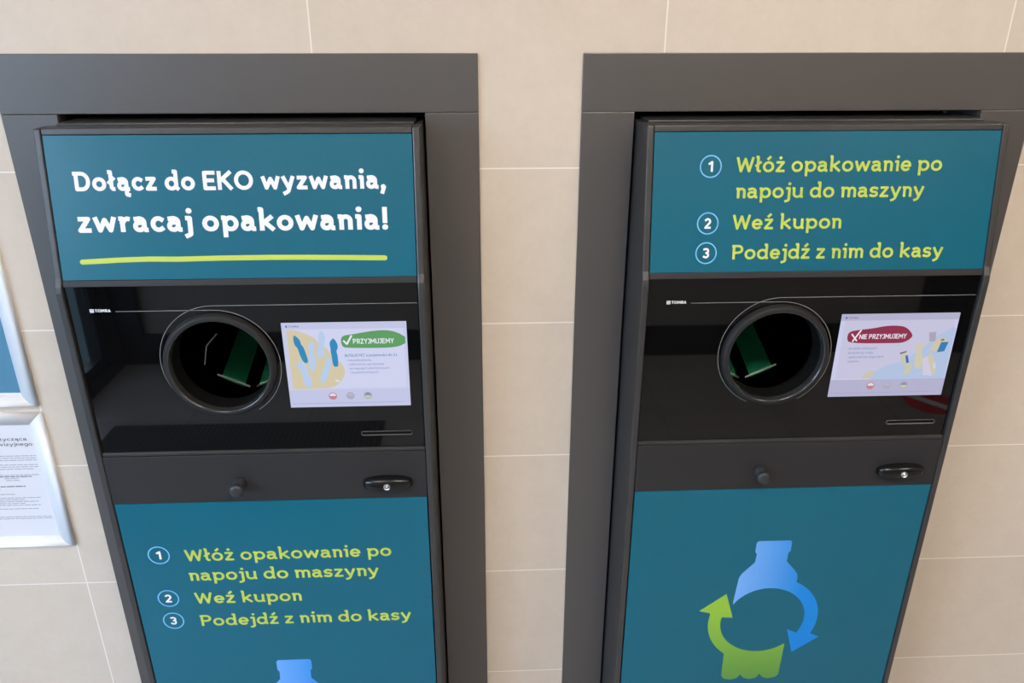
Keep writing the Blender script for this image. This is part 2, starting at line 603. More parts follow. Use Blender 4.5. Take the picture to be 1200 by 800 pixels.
        W = 4.7; st.append([(h + .1, C), (W - h - .1, C), (h, B), (W - h, B)])
    elif base == 'Y':
        W = 5.0; st.append([(h, C), (W / 2, 3.2), (W - h, C)]); st.append([(W / 2, 3.2), (W / 2, B)])
    elif base == 'J':
        W = 3.2; st.append([(h + .4, C), (W - h, C), (W - h, 1.7), (W - h - .6, B + .15), (h, B)])
    elif base == 'M':
        W = 6.7; st.append([(h, B), (h + .3, C), (W / 2, 2.4), (W - h - .3, C), (W - h, B)])
    elif base == 'U':
        W = 5.3; st.append([(h, C), (h, 2.6)] + el(W / 2, 2.4, W / 2 - h, 2.4 - h, 180, 360, 12) + [(W - h, C)])
    elif base == 'N':
        W = 5.4; st.append([(h, B), (h, C), (W - h, B), (W - h, C)])
    elif base == 'I':
        W = 2 * h; st.append([(h, B), (h, C)])
    elif base == 'T':
        W = 4.9; st.append([(h, C), (W - h, C)]); st.append([(W / 2, C), (W / 2, B)])
    elif base == 'A':
        W = 5.4; st.append([(h, B), (W / 2, C), (W - h, B)]); st.append([(h + .9, 2.3), (W - h - .9, 2.3)])
    elif base == 'L':
        W = 4.1; st.append([(h, C), (h, B), (W - h, B)])
    elif base == '1':
        W = 3.0; st.append([(h, C - 1.1), (W - h - .1, C), (W - h - .1, B)])
    elif base == '2':
        W = 4.4; st.append([(h + .1, C - .7)] + el(W / 2, C - 1.65, W / 2 - h - .05, 1.65, 130, -25, 10) + [(h, B), (W - h, B)])
    elif base == '3':
        W = 4.3
        st.append([(h + .1, C - .3)] + el(W / 2, C - 1.45, W / 2 - h - .1, 1.45, 110, -85, 10) + el(W / 2 - .05, B + 1.6, W / 2 - h + .05, 1.6, 80, -125, 12) + [(h, B + .5)])
    elif base == ',':
        W = 1.9; dots.append((W / 2, .8, h * 1.25)); st.append([(W / 2 + .2, .5), (W / 2 - .35, -1.2)])
    elif base == '!':
        W = 2.0; st.append([(W / 2, C + .3), (W / 2, 2.7)]); dots.append((W / 2, .85, h * 1.25))
    elif base == '•':
        W = 1.4; dots.append((W / 2, 2.6, .7))
    else:
        W = 3.0
    if ch in 'óźśń':
        acute(W / 2 + .1)
    return st, dots, W

def layout(s, w):
    x, G = 0.0, []
    last = 0
    for ch in s:
        if ch == ' ':
            x += 2.2
            continue
        st, dots, W = glyph(ch, w)
        G.append((x, st, dots))
        last = x + W
        x += W + 0.62
    return G, last

# ------------------------------------------------------------------ the room
def structure(o):
    o['kind'] = 'structure'
    return o

CX = (-0.1265, 0.866)          # centres of the two machines
OPW, OPZ = 0.3175, ZF + 0.1020   # wall opening half width, height

b = MB(); b.box(XL, XR, YB, YN, -0.1, 0.0, M['floor'])
structure(b.build('floor'))
b = MB(); b.box(XL, XR, YB, YN, HC, HC + 0.1, M['ceil'])
structure(b.build('ceiling'))

b = MB()                       # tiled wall with two openings, 12 cm thick
xs = [XL]
for c in CX:
    xs += [c - OPW, c + OPW]
xs.append(XR)
WT = 0.12
for i in range(len(xs) - 1):
    if i % 2 == 0:
        b.box(xs[i], xs[i + 1], 0, WT, 0, OPZ, M['tiles'])
b.box(XL, XR, 0, WT, OPZ, HC, M['tiles'])
structure(b.build('wall_front'))

b = MB(); b.box(XL, XR, YN, YN + 0.1, 0, HC, M['skirting'])  # unseen, added so no sky light leaks in behind the machines
structure(b.build('wall_rear'))
b = MB()
b.box(XL, XR, YB - 0.1, YB, 0, 2.0, M['wall_back'])          # painted below; white upper part added to brighten the header reflections
b.box(XL, XR, YB - 0.1, YB, 2.0, HC, M['ceil'])
structure(b.build('wall_back'))
b = MB(); b.box(XR, XR + 0.1, YB - .1, YN + .1, 0, HC, M['wall_back'])
structure(b.build('wall_right'))
# left side: solid piers, a parapet and a lintel around the glazing
GY0, GY1, GZ0, GZ1 = -2.96, -0.75, 0.08, 2.55
b = MB()
b.box(XL - 0.12, XL, YB - .1, GY0, -.1, HC + .1, M['darkdoor'])
b.box(XL - 0.12, XL, GY1, YN + .1, -.1, HC + .1, M['wall_back'])
b.box(XL - 0.12, XL, GY0, GY1, -.1, GZ0, M['darkdoor'])
b.box(XL - 0.12, XL, GY0, GY1, GZ1, HC + .1, M['wall_back'])
structure(b.build('wall_left'))
b = MB()
fwid = 0.055
ym = [GY0, -2.40, -1.6, GY1]
for i, y in enumerate(ym):
    y0 = y if i == 0 else (y - fwid if i == 3 else y - fwid / 2)
    b.box(XL - 0.09, XL - 0.02, y0, y0 + fwid, GZ0, GZ1, M['mullion'])
for z in (GZ0, GZ1 - fwid):
    b.box(XL - 0.09, XL - 0.02, GY0 + fwid, GY1 - fwid, z, z + fwid, M['mullion'])
w = structure(b.build('window_1', bevel=0.003))
for i in range(3):
    b = MB()
    y0 = ym[i] + (fwid if i == 0 else fwid / 2)
    y1 = ym[i + 1] - (fwid if i == 2 else fwid / 2)
    b.box(XL - 0.058, XL - 0.052, y0, y1, GZ0 + fwid, GZ1 - fwid, M['pane'])
    b.build('pane', w)
b = MB(); b.box(XL, 2.90, YB, YB + 0.015, 0, 0.19, M['skirting'])
structure(b.build('baseboard_back', bevel=0.002))
b = MB(); b.box(XL, -1.66, YB, YB + 0.05, 0.19, HC, M['darkdoor'])
structure(b.build('trim_1', bevel=0.003))
b = MB(); b.box(2.90, 3.46, YB, YB + 0.05, 0, 2.15, M['darkdoor'])
d = structure(b.build('door_1', bevel=0.004))
b = MB()
b.box(2.98, 3.00, YB + 0.05, YB + 0.09, 1.02, 1.04, M['steel'])
b.box(2.98, 3.11, YB + 0.08, YB + 0.10, 1.018, 1.042, M['steel'])
b.build('door_handle', d, bevel=0.004)

# ------------------------------------------------------------------ surrounds of dark sheet
def surround(cx, label):
    t = thing('machine_surround', label, 'surround', (cx, 0, 0), 'sheet surrounds')
    H = 0.406
    b = MB(); b.box(-H, H, -0.0068, -0.0008, ZF + 0.0985, ZF + 0.1955, M['anthracite'])
    b.box(-0.3165, 0.3165, -0.0012, 0.10, ZF + 0.0985, ZF + 0.1010, M['anthracite'])
    b.build('top_panel', t, bevel=0.0012)
    for s in (-1, 1):
        b = MB()
        x0, x1 = sorted((s * H, s * 0.3125))
        b.box(x0, x1, -0.0068, -0.0008, 0.0, ZF + 0.0980, M['anthracite'])
        x0, x1 = sorted((s * 0.3125, s * 0.3150))
        b.box(x0, x1, -0.0012, 0.10, 0.0, ZF + 0.0980, M['anthracite'])
        b.build('side_panel', t, bevel=0.0012)
    return t
surround(CX[0], 'dark grey sheet surround on tiled wall around the machine with the white header text')
surround(CX[1], 'dark grey sheet surround on tiled wall around the machine with the numbered header text')

# ------------------------------------------------------------------ the machine
HY0, HZ0, HS = -0.100, 0.078, 0.1631        # header face: y = HY0 + (z - HZ0) * HS
def hy(z):
    return HY0 + (z - HZ0) * HS
_n = Vector((0, -1, HS)).normalized()
def F_head(u, v, lift):
    return (u + _n.x * lift, hy(v) + _n.y * lift, v + ZF + _n.z * lift)
def F_glass(u, v, lift):
    return (u, -0.140 - lift, v + ZF)
def F_low(u, v, lift):
    return (u, -0.1455 - lift, v + ZF)

def steps(F, ctr, u_text, sc, v0, rows, badges, w, parent, widths):
    f = Flat(F)
    for (txt, base), (a, c) in zip(rows, widths):
        f.text(txt, a, c, base, 0.0252 * sc, w, M['lime'])
    f.build('lettering', parent)
    for i, (u, v) in enumerate(badges):
        f = Flat(F)
        r = 0.0187 * sc
        f.ring((u, v), r, 0.0022 * sc, M['sky'])
        ch = '123'[i]
        wd = (0.0085, 0.0115, 0.0110)[i] * sc
        cap = 0.0178 * sc
        f.text(ch, u - wd / 2, u + wd / 2, v - cap / 2, cap, 1.35, M['white'])
        f.build('number_badge', parent)

def emblem(F, dv, parent):
    """bottle turning into an arrow above, arrow turning into a cup below"""
    f = Flat(F)
    rot = lambda p: (p[0], p[1] + dv)
    cx, cy = 0.000, -0.9285
    arc = lambda rx, ry, a0, a1, n=20: el(cx, cy, rx, ry, a0, a1, n)
    blue = [(-0.0385, -0.7285), (-0.0345, -0.7240), (0.0310, -0.7240), (0.0345, -0.7285), (0.0345, -0.7500), (0.0305, -0.7545), (0.0300, -0.7760),
            (0.0480, -0.7970), (0.0570, -0.8090), (0.0590, -0.8200), (0.0580, -0.8310)]
    blue += el(0.006, -0.9260, 0.1115, 0.1080, 58, -24, 16)
    blue += [(0.1287, -0.9800), (0.0746, -1.0212), (0.0561, -0.9570), (0.0790, -0.9680)]
    blue += el(0.004, -0.9260, 0.0845, 0.0815, -28, 150, 24)
    blue += [(-0.0695, -0.8740), (-0.0668, -0.8400), (-0.0648, -0.8160), (-0.0600, -0.8050), (-0.0360, -0.7770), (-0.0345, -0.7560), (-0.0385, -0.7510)]
    f.poly([rot(p) for p in blue], M['bottle_blue'])
    green = [(-0.0859, -0.8561), (-0.1400, -0.9000), (-0.1165, -0.9065)]
    green += el(-0.004, -0.9330, 0.1135, 0.1100, 168, 231, 12)
    green += [(-0.0740, -1.0210), (-0.0735, -1.0830), (-0.0680, -1.0920), (-0.0510, -1.0960), (-0.0380, -1.0920), (-0.0310, -1.0815),
              (-0.0230, -1.0920), (-0.0080, -1.0965), (0.0050, -1.0920), (0.0116, -1.0812), (0.0200, -1.0920), (0.0326, -1.0960), (0.0480, -1.0920),
              (0.0545, -1.0840), (0.0560, -0.9960)]
    green += el(-0.002, -0.9330, 0.0890, 0.0825, 309, 170, 20)
    green += [(-0.0660, -0.9206)]
    f.poly([rot(p) for p in green], M['arrow_green'])
    return f.build('recycling_emblem', parent)

SX0, SX1, SZ0, SZ1 = 0.0568, 0.2735, -0.402, -0.237      # display rectangle
def display(kind, parent):
    b = MB()
    b.box(SX0, SX1, -0.1408, -0.1385, ZF + SZ0, ZF + SZ1, emis(206, 210, 240))
    f = Flat(lambda u, v, l: (SX0 + u * (SX1 - SX0), -0.1408 - l, ZF + SZ1 - v * (SZ1 - SZ0)))
    def P(pts, c, l=0.0001):
        # v runs downward here: reverse so the face looks outward
        f.poly(list(pts), emis(*c), l)
    W1, W2 = ((214, 217, 246), (200, 204, 236)) if kind == 'yes' else ((204, 202, 228), (184, 182, 212))
    P([(0.0, 0.0), (1, 0.0), (1, 0.075), (0, 0.075)], W2)
    P([(0.035, 0.075), (0.975, 0.075), (0.975, 0.775), (0.035, 0.775)], W1)
    P([(0.0, 0.79), (1, 0.79), (1, 1.0), (0, 1.0)], W2)
    def smooth(pts, n=3):
        for _ in range(n):
            q = []
            for i in range(len(pts)):
                a, c = pts[i], pts[(i + 1) % len(pts)]
                q += [(a[0] * .75 + c[0] * .25, a[1] * .75 + c[1] * .25), (a[0] * .25 + c[0] * .75, a[1] * .25 + c[1] * .75)]
            pts = q
        return pts
    fd = Flat(lambda u, v, l: (SX0 + u * (SX1 - SX0), -0.1408 - l, ZF + SZ1 + v * (SZ1 - SZ0)))   # v up = -t
    def T(s, a, c, base, cap, w, col, l=0.0004):
        fd.text(s, a, c, -base, cap, w, emis(*col), l)
    if kind == 'yes':
        P(smooth([(0.036, 0.08), (0.036, 0.08), (0.117, 0.08), (0.215, 0.143), (0.270, 0.19), (0.293, 0.274), (0.34, 0.285), (0.375, 0.36), (0.37, 0.40), (0.42, 0.43), (0.469, 0.505), (0.478, 0.6), (0.437, 0.70), (0.367, 0.765), (0.26, 0.775),
                  (0.036, 0.775), (0.036, 0.775), (0.036, 0.4)], 2), (217, 205, 172))
        for pts in ([(0.222, 0.205), (0.235, 0.205), (0.253, 0.275), (0.236, 0.35), (0.250, 0.439), (0.240, 0.555), (0.187, 0.555), (0.189, 0.424), (0.203, 0.35), (0.195, 0.270)],
                    [(0.308, 0.094), (0.325, 0.094), (0.346, 0.168), (0.322, 0.276), (0.322, 0.413), (0.252, 0.413), (0.271, 0.289), (0.285, 0.248), (0.287, 0.153)],
                    [(0.100, 0.436), (0.135, 0.436), (0.175, 0.535), (0.207, 0.750), (0.135, 0.765), (0.120, 0.547), (0.096, 0.519)],
                    [(0.344, 0.395), (0.384, 0.429), (0.366, 0.498), (0.312, 0.700), (0.250, 0.700), (0.315, 0.497)]):
            P(smooth(pts, 2), (188, 210, 243), 0.0002)
        P([(0.385, 0.69), (0.40, 0.665), (0.43, 0.69), (0.425, 0.70)], (226, 226, 244), 0.0002)
        for pts in ([(0.088, 0.150), (0.096, 0.140), (0.104, 0.150), (0.120, 0.165), (0.140, 0.205), (0.141, 0.245), (0.160, 0.275), (0.185, 0.42), (0.183, 0.465), (0.150, 0.465), (0.125, 0.385), (0.112, 0.29), (0.090, 0.255), (0.084, 0.195)],
                    [(0.398, 0.190), (0.404, 0.178), (0.412, 0.190), (0.425, 0.215), (0.436, 0.26), (0.434, 0.30), (0.420, 0.33), (0.428, 0.375), (0.428, 0.50), (0.418, 0.515), (0.384, 0.515), (0.378, 0.38), (0.374, 0.34), (0.376, 0.29), (0.370, 0.25), (0.380, 0.21)]):
            P(smooth(pts, 1), (38, 140, 192), 0.0003)
        P(smooth([(0.465, 0.235), (0.466, 0.185), (0.490, 0.150), (0.564, 0.140), (0.695, 0.108), (0.825, 0.093), (0.920, 0.120), (0.985, 0.178), (0.985, 0.178), (0.985, 0.250), (0.985, 0.250), (0.930, 0.290), (0.815, 0.304), (0.503, 0.297), (0.474, 0.280)], 2), (92, 160, 96), 0.0002)
        fd.stroke([(0.488, -0.215), (0.511, -0.252), (0.552, -0.157)], 0.016, emis(238, 240, 250), 0.0004)
        T('PRZYJMUJEMY', 0.560, 0.892, 0.250, 0.060, 1.25, (238, 240, 250))
        T('BUTELKI PET o pojemności do 3 L', 0.486, 0.915, 0.400, 0.032, 1.15, (92, 146, 196))
        for i, s in enumerate(('• nieuszkodzone,', '• całkowicie opróżnione', '• po napojach alkoholowych', '• i bezalkoholowych')):
            T(s, 0.495 + .004 * i, (0.700, 0.799, 0.843, 0.748)[i], 0.453 + .0485 * i, 0.026, 0.9, (128, 150, 200))
    else:
        P([(0.340, 0.790), (0.358, 0.703)] + smooth([(0.40, 0.66), (0.464, 0.611), (0.607, 0.573), (0.655, 0.501), (0.757, 0.40), (0.851, 0.259), (0.968, 0.17)], 2)[2:-3] + [(0.968, 0.165), (0.99, 0.18), (0.99, 0.79)], (182, 200, 232))
        P([(0.255, 0.775), (0.299, 0.702), (0.363, 0.675), (0.354, 0.775)], (208, 200, 178), 0.0002)
        P([(0.770, 0.228), (0.828, 0.222), (0.841, 0.335), (0.788, 0.339)], (172, 170, 190), 0.0002)
        P([(0.828, 0.340), (0.870, 0.298), (0.905, 0.288), (0.952, 0.335), (0.936, 0.456), (0.872, 0.469), (0.814, 0.432)], (212, 202, 176), 0.0002)
        P([(0.892, 0.345), (0.956, 0.345), (0.936, 0.456), (0.874, 0.468)], (44, 126, 184), 0.0003)
        P([(0.880, 0.318), (0.905, 0.306), (0.918, 0.322), (0.893, 0.330)], (90, 90, 110), 0.0003)
        P([(0.555, 0.468), (0.609, 0.445), (0.650, 0.585), (0.690, 0.627), (0.672, 0.735), (0.619, 0.735), (0.633, 0.647), (0.590, 0.60)], (205, 204, 180), 0.0002)
        P([(0.608, 0.505), (0.627, 0.496), (0.652, 0.59), (0.628, 0.592)], (70, 100, 185), 0.0003)
        P([(0.555, 0.468), (0.609, 0.445), (0.612, 0.458), (0.560, 0.484)], (70, 80, 120), 0.0003)
        P([(0.765, 0.546), (0.803, 0.505), (0.855, 0.653), (0.877, 0.755), (0.798, 0.747)], (214, 208, 230), 0.0002)
        P(smooth([(0.700, 0.337), (0.717, 0.338), (0.750, 0.41), (0.737, 0.462), (0.762, 0.504), (0.778, 0.670), (0.712, 0.670), (0.688, 0.523), (0.706, 0.471), (0.678, 0.409)], 2), (214, 206, 178), 0.0003)
        P(smooth([(0.793, 0.480), (0.840, 0.480), (0.885, 0.611), (0.912, 0.728), (0.881, 0.755), (0.845, 0.653)], 1), (210, 204, 180), 0.0003)
        P([(0.862, 0.60), (0.882, 0.60), (0.898, 0.66), (0.875, 0.67)], (218, 212, 232), 0.0004)
        P(smooth([(0.074, 0.285), (0.080, 0.205), (0.154, 0.185), (0.282, 0.169), (0.381, 0.142), (0.482, 0.138), (0.565, 0.158), (0.635, 0.250), (0.625, 0.295), (0.57, 0.345), (0.483, 0.350), (0.100, 0.343)], 2), (146, 38, 74), 0.0002)
        fd.stroke([(0.112, -0.235), (0.160, -0.312)], 0.014, emis(240, 236, 246), 0.0004)
        fd.stroke([(0.182, -0.190), (0.128, -0.318)], 0.014, emis(240, 236, 246), 0.0004)
        T('NIE PRZYJMUJEMY', 0.178, 0.580, 0.294, 0.058, 1.25, (240, 236, 246))
        for i, s in enumerate(('• butelek szklanych', '• butelek po oleju', '• opakowań po jogurtach', '• kubków')):
            T(s, 0.094 + .004 * i, (0.345, 0.323, 0.419, 0.212)[i], 0.418 + .052 * i, 0.028, 0.95, (132, 146, 190))
    # header mark, clock, three round language buttons, foot line
    P([(0.034, 0.030), (0.047, 0.030), (0.047, 0.052), (0.034, 0.052)], (60, 90, 160), 0.0002)
    T('TOMRA', 0.056, 0.140, 0.051, 0.020, 1.3, (120, 130, 175))
    T('T', 0.46, 0.47, 0.036, 0.010, 1.0, W2)
    P([(0.02, 0.953), (0.945, 0.950), (0.945, 0.955), (0.02, 0.958)], (160, 164, 205), 0.0002)
    for u, cols in ((0.357, ((232, 228, 240), (204, 128, 142))), (0.503, ((190, 186, 208), (178, 176, 202))), (0.648, ((142, 150, 180), (204, 206, 172)))):
        rx, ry = 0.034, 0.044
        P([(u + rx * cos(2 * pi * i / 28), 0.867 + ry * sin(2 * pi * i / 28)) for i in range(28)], (196, 120, 134) if u < .4 else (172, 172, 188), 0.0002)
        for k, c in enumerate(cols):
            a0 = pi if k == 0 else 0
            P([(u + rx * .8 * cos(a0 + pi * i / 14), 0.867 + ry * .8 * sin(a0 + pi * i / 14)) for i in range(15)], c, 0.0003)
    # fold both sets of prints into the display's own mesh
    for ff in (f, fd):
        for face, mi in zip(ff.mb.f, ff.mb.mi):
            b.add([ff.mb.v[i] for i in face], [tuple(range(len(face)))], ff.mb.mats[mi])
    return b.build('screen', parent, recalc=False)

RC = (-0.0562, -0.3145)        # intake centre (x, z)
RI = 0.0955                    # hole in the glass
def fascia(parent):
    x0, x1, z0, z1 = -0.2950, 0.2950, -0.4885, -0.1670
    yf, yb = -0.140, -0.134
    ang = [2 * pi * i / 96 for i in range(96)]
    for cx_, cz_ in ((x0, z0), (x1, z0), (x0, z1), (x1, z1)):
        ang.append(math.atan2(cz_ - RC[1], cx_ - RC[0]) % (2 * pi))
    ang = sorted(set(ang))
    inn, out = [], []
    for a in ang:
        c, s = cos(a), sin(a)
        inn.append((RC[0] + RI * c, RC[1] + RI * s))
        t = 1e9
        if c > 1e-9: t = min(t, (x1 - RC[0]) / c)
        if c < -1e-9: t = min(t, (x0 - RC[0]) / c)
        if s > 1e-9: t = min(t, (z1 - RC[1]) / s)
        if s < -1e-9: t = min(t, (z0 - RC[1]) / s)
        out.append((RC[0] + t * c, RC[1] + t * s))
    n = len(ang)
    vs = []
    for y in (yf, yb):
        vs += [(u, y, v + ZF) for u, v in inn] + [(u, y, v + ZF) for u, v in out]
    fs = []
    for i in range(n):
        j = (i + 1) % n
        fs += [(i, j, n + j, n + i), (2 * n + j, 2 * n + i, 3 * n + i, 3 * n + j), (i, 2 * n + i, 2 * n + j, j), (n + j, 3 * n + j, 3 * n + i, n + i)]
    b = MB(); b.add(vs, fs, M['glass'])
    g = b.build('glass_fascia', parent)
    # fine silver loop lines
    f = Flat(F_glass)
    r = 0.1045
    c1 = (-0.0562, -0.3160)
    f.ribbon([(-0.219, -0.2115), (-0.0562, -0.2115)] + el(c1[0], c1[1], r, r, 88, -58, 60), 0.0011, M['line'], 0.0002)
    f.build('loop_line', g)
    f = Flat(F_glass)
    f.ribbon([(0.2945, -0.2035), (-0.052, -0.2035)] + el(-0.0555, -0.3100, 0.1045, 0.1065, 92, 247, 60), 0.0011, M['line'], 0.0002)
    f.build('loop_line', g)
    f = Flat(F_glass)
    f.poly([(-0.2620, -0.2130), (-0.2550, -0.2130), (-0.2550, -0.2066), (-0.2620, -0.2066)], M['white'], 0.0003)
    for k in range(2):
        z = -0.2110 + 0.0024 * k
        f.poly([(-0.2610, z - .0004), (-0.2560, z - .0004), (-0.2560, z + .0004), (-0.2610, z + .0004)], M['slot'], 0.0005)
    f.text('TOMRA', -0.2535, -0.2272, -0.2124, 0.0056, 1.5, M['white'], 0.0003)
    f.build('logo', g)
    # receipt slot: shallow lip around a dark mouth
    b = MB()
    cu, cv = 0.2265, -0.4590
    def cap(r, hw, y):
        return [(cu - hw + r * cos(a), y, ZF + cv + r * sin(a)) for a in [radians(90 + 180 * i / 8) for i in range(9)]] + \
               [(cu + hw + r * cos(a), y, ZF + cv + r * sin(a)) for a in [radians(-90 + 180 * i / 8) for i in range(9)]]
    rings = [cap(0.0048, 0.043, -0.1402), cap(0.0044, 0.043, -0.1416), cap(0.0034, 0.043, -0.1416), cap(0.0030, 0.043, -0.1402)]
    vs = sum(rings, [])
    fs = []
    for k in range(3):
        for i in range(18):
            j = (i + 1) % 18
            fs.append((k * 18 + i, k * 18 + j, (k + 1) * 18 + j, (k + 1) * 18 + i))
    b.add(vs, fs, M['door_metal'], True)
    b.add(rings[3], [tuple(range(18))], M['slot'])
    b.build('receipt_slot', g)
    return g

def machine(cx, kind, label):
    t = thing('recycling_machine', label, 'recycling machine', (cx, 0, 0), 'bottle return machines')
    z = lambda v: v + ZF
    # carcass behind the wall: sides, top, back and bottom, open at the door
    b = MB()
    for s in (-1, 1):
        x0, x1 = sorted((s * 0.305, s * 0.302))
        b.box(x0, x1, 0.031, 0.62, 0.04, z(0.082), M['door_metal'])
    b.box(-0.302, 0.302, 0.031, 0.62, z(0.079), z(0.082), M['door_metal'])
    b.box(-0.302, 0.302, 0.617, 0.62, 0.04, z(0.079), M['black'])
    b.box(-0.302, 0.302, 0.031, 0.617, 0.04, 0.043, M['black'])
    b.box(-0.29, 0.29, 0.05, 0.6, 0.0, 0.04, M['door_metal'])
    b.build('cabinet', t)
    # door sides: kinked profile, nose slightly proud of the faces
    prof = [(0.03, 0.02), (-0.147, 0.02), (-0.147, z(-0.176)), (-0.1455, z(-0.166)), (hy(-0.152) - .002, z(-0.152)), (hy(0.087) - .002, z(0.087)), (-0.060, z(0.087)), (-0.057, z(0.0835)), (0.03, z(0.0835))]
    for s in (-1, 1):
        b = MB()
        x0, x1 = sorted((s * 0.3085, s * 0.2968))
        b.prism_x(prof, x0, x1, M['door_metal'])
        b.build('door_side', t, bevel=0.0025)
    # top bar with a stepped lid behind
    b = MB()
    b.prism_x([(hy(0.077) - .0005, z(0.0775)), (hy(0.087) - .001, z(0.087)), (-0.064, z(0.087)), (-0.064, z(0.0775))], -0.2960, 0.2960, M['door_metal'])
    b.build('top_bar', t, bevel=0.0012)
    b = MB()
    b.box(-0.2960, 0.2960, -0.048, 0.030, z(0.079), z(0.0885), M['door_metal'])
    b.box(-0.2960, 0.2960, -0.064, -0.048, z(0.076), z(0.080), M['gasket'])
    b.build('lid', t, bevel=0.001)
    # header panel, tilted
    b = MB()
    b.prism_x([(hy(-0.1555), z(-0.1555)), (hy(0.0765), z(0.0765)), (hy(0.0765) + .006, z(0.0765)), (hy(-0.1555) + .006, z(-0.1555))], -0.2955, 0.2955, M['teal'])
    hp = b.build('header_panel', t)
    if kind == 'yes':
        f = Flat(F_head)
        f.text('Dołącz do EKO wyzwania,', -0.2570, 0.2500, -0.0106, 0.0310, 1.42, M['white'])
        f.text('zwracaj opakowania!', -0.2590, 0.2515, -0.0772, 0.0362, 1.42, M['white'])
        f.build('lettering', hp)
        f = Flat(F_head)
        pts = [(-0.259, -0.1252), (-0.20, -0.1226), (-0.15, -0.1214), (-0.10, -0.1222), (-0.03, -0.1212), (0.05, -0.1210), (0.12, -0.1218), (0.18, -0.1228), (0.243, -0.1240)]
        f.ribbon(pts, 0.0085, M['lime'])
        for p in (pts[0], pts[-1]):
            f.disc(p, 0.00425, M['lime'], 0.0006)
        f.build('underline', hp)
    else:
        steps(F_head, 0, 0, 1.0, 0,
              [('Włóż opakowanie po', 0.0110), ('napoju do maszyny', -0.0316), ('Weź kupon', -0.0836), ('Podejdź z nim do kasy', -0.1345)],
              [(-0.1985, 0.0211), (-0.1985, -0.0726), (-0.1988, -0.1228)], 1.12, hp,
              [(-0.1550, 0.1995), (-0.1530, 0.1730), (-0.1555, 0.0345), (-0.1540, 0.2195)])
    b = MB(); b.prism_x([(-0.1420, z(-0.1665)), (hy(-0.156) - .001, z(-0.1560)), (hy(-0.156) + .01, z(-0.1560)), (-0.128, z(-0.1665))], -0.2965, 0.2965, M['service'])
    b.build('cross_bar', t, bevel=0.001)
    fascia(t)
    display(kind, t)
    # intake: ring, tunnel
    b = MB()
    c = (RC[0], -0.140, z(RC[1]))
    b.lathe([(0.0953, 0.004), (0.0985, 0.0), (0.0985, -0.004), (0.0965, -0.0105), (0.0935, -0.0130), (0.0880, -0.0135)], c, M['ring'], 96)
    b.lathe([(0.0880, -0.0135), (0.0868, -0.0128), (0.0858, -0.0105), (0.0852, -0.0060), (0.0850, 0.0000)], c, M['rim'], 96)
    b.lathe([(0.0850, 0.0), (0.0845, 0.010), (0.0830, 0.030)], c, M['black'], 96)
    b.build('intake_ring', t)
    b = MB()
    b.lathe([(0.0830, 0.026), (0.0840, 0.036), (0.0945, 0.036), (0.0945, 0.007)], c, M['black'], 96)
    ch = b.build('intake_tunnel', t)
    if kind == 'yes':                  # bent wire guide inside the mouth
        w_pts = [Vector((-0.1381, 0.0, z(-0.3771))), Vector((-0.1288, 0.0, z(-0.3371))), Vector((-0.1056, 0.0, z(-0.3124)))]
        b = MB()
        for p, q in zip(w_pts, w_pts[1:]):
            d_ = (q - p).normalized()
            n1 = d_.cross(Vector((0, 1, 0))).normalized()
            rr_ = 0.0014
            vs = []
            for e_ in (p, q):
                for k_ in range(8):
                    th = 2 * pi * k_ / 8
                    vs.append(e_ + n1 * rr_ * cos(th) + Vector((0, 1, 0)) * rr_ * sin(th))
            b.add(vs, [(k_, (k_ + 1) % 8, 8 + (k_ + 1) % 8, 8 + k_) for k_ in range(8)] + [tuple(range(8)), tuple(range(8, 16))], M['lampbody'])
        b.build('wire_guide', ch)
    # V of two green belts rising inward
    for s in (-1, 1):
        vx, vz = -0.0535, -0.4285
        e = Vector((s, 0, 0.46)).normalized()              # across the belt, outward and up
        g = Vector((0, 1, 0.30)).normalized()              # along the belt, inward
        nrm = e.cross(g) if s > 0 else g.cross(e)
        nrm.normalize()
        o = Vector((vx, 0.012, z(vz))) + e * 0.015
        W, Lg, T = 0.047, 0.34, 0.012
        b = MB()
        def at(a, c_, d):
            return o + e * a + g * c_ + nrm * d
        vs = []
        rr = T / 2
        k = 8
        ringp = [(rr * -sin(pi * i / k), -rr + rr * cos(pi * i / k)) for i in range(k + 1)] + [(Lg, -T), (Lg, 0)]
        for a in (0, W):
            vs += [at(a, p, q) for p, q in ringp]
        m_ = len(ringp)
        b.add(vs, [(i, (i + 1) % m_, (i + 1) % m_ + m_, i + m_) for i in range(m_)] + [tuple(range(m_)), tuple(range(m_, 2 * m_))], M['belt'])
        bl = b.build('conveyor_belt', t)
        b = MB()
        ra = Vector((0, 0, 0))
        pts = []
        for a in (-0.010, W + 0.010):
            for i in range(12):
                th = 2 * pi * i / 12
                pts.append(at(a, 0.0022 * cos(th) - 0.002, -rr + 0.0022 * sin(th)))
        b.add(pts, [(i, (i + 1) % 12, 12 + (i + 1) % 12, 12 + i) for i in range(12)] + [tuple(range(12)), tuple(range(12, 24))], M['steel'])
        b.build('belt_shaft', bl)
        b = MB()
        pts = []
        for a in (0.0, W):
            for i in range(12):
                th = 2 * pi * i / 12
                pts.append(at(a, 0.0022 * cos(th) - 0.0045, -0.0032 + 0.0022 * sin(th)))
        b.add(pts, [(i, (i + 1) % 12, 12 + (i + 1) % 12, 12 + i) for i in range(12)] + [tuple(range(12)), tuple(range(12, 24))], M['lip_highlight'])
        b.build('belt_lip_glint', bl)  # bead added as the bright glint along the belt nose
    # service panel between glass and lower graphic
    b = MB()
    b.box(-0.2960, 0.2960, -0.1465, -0.138, z(-0.5975), z(-0.4955), M['service'])
    b.box(-0.2960, 0.2960, -0.1435, -0.132, z(-0.4955), z(-0.4885), M['door_metal'])
    sp = b.build('service_panel', t, bevel=0.0010)
    # knob: flared foot, neck, domed head
    b = MB()
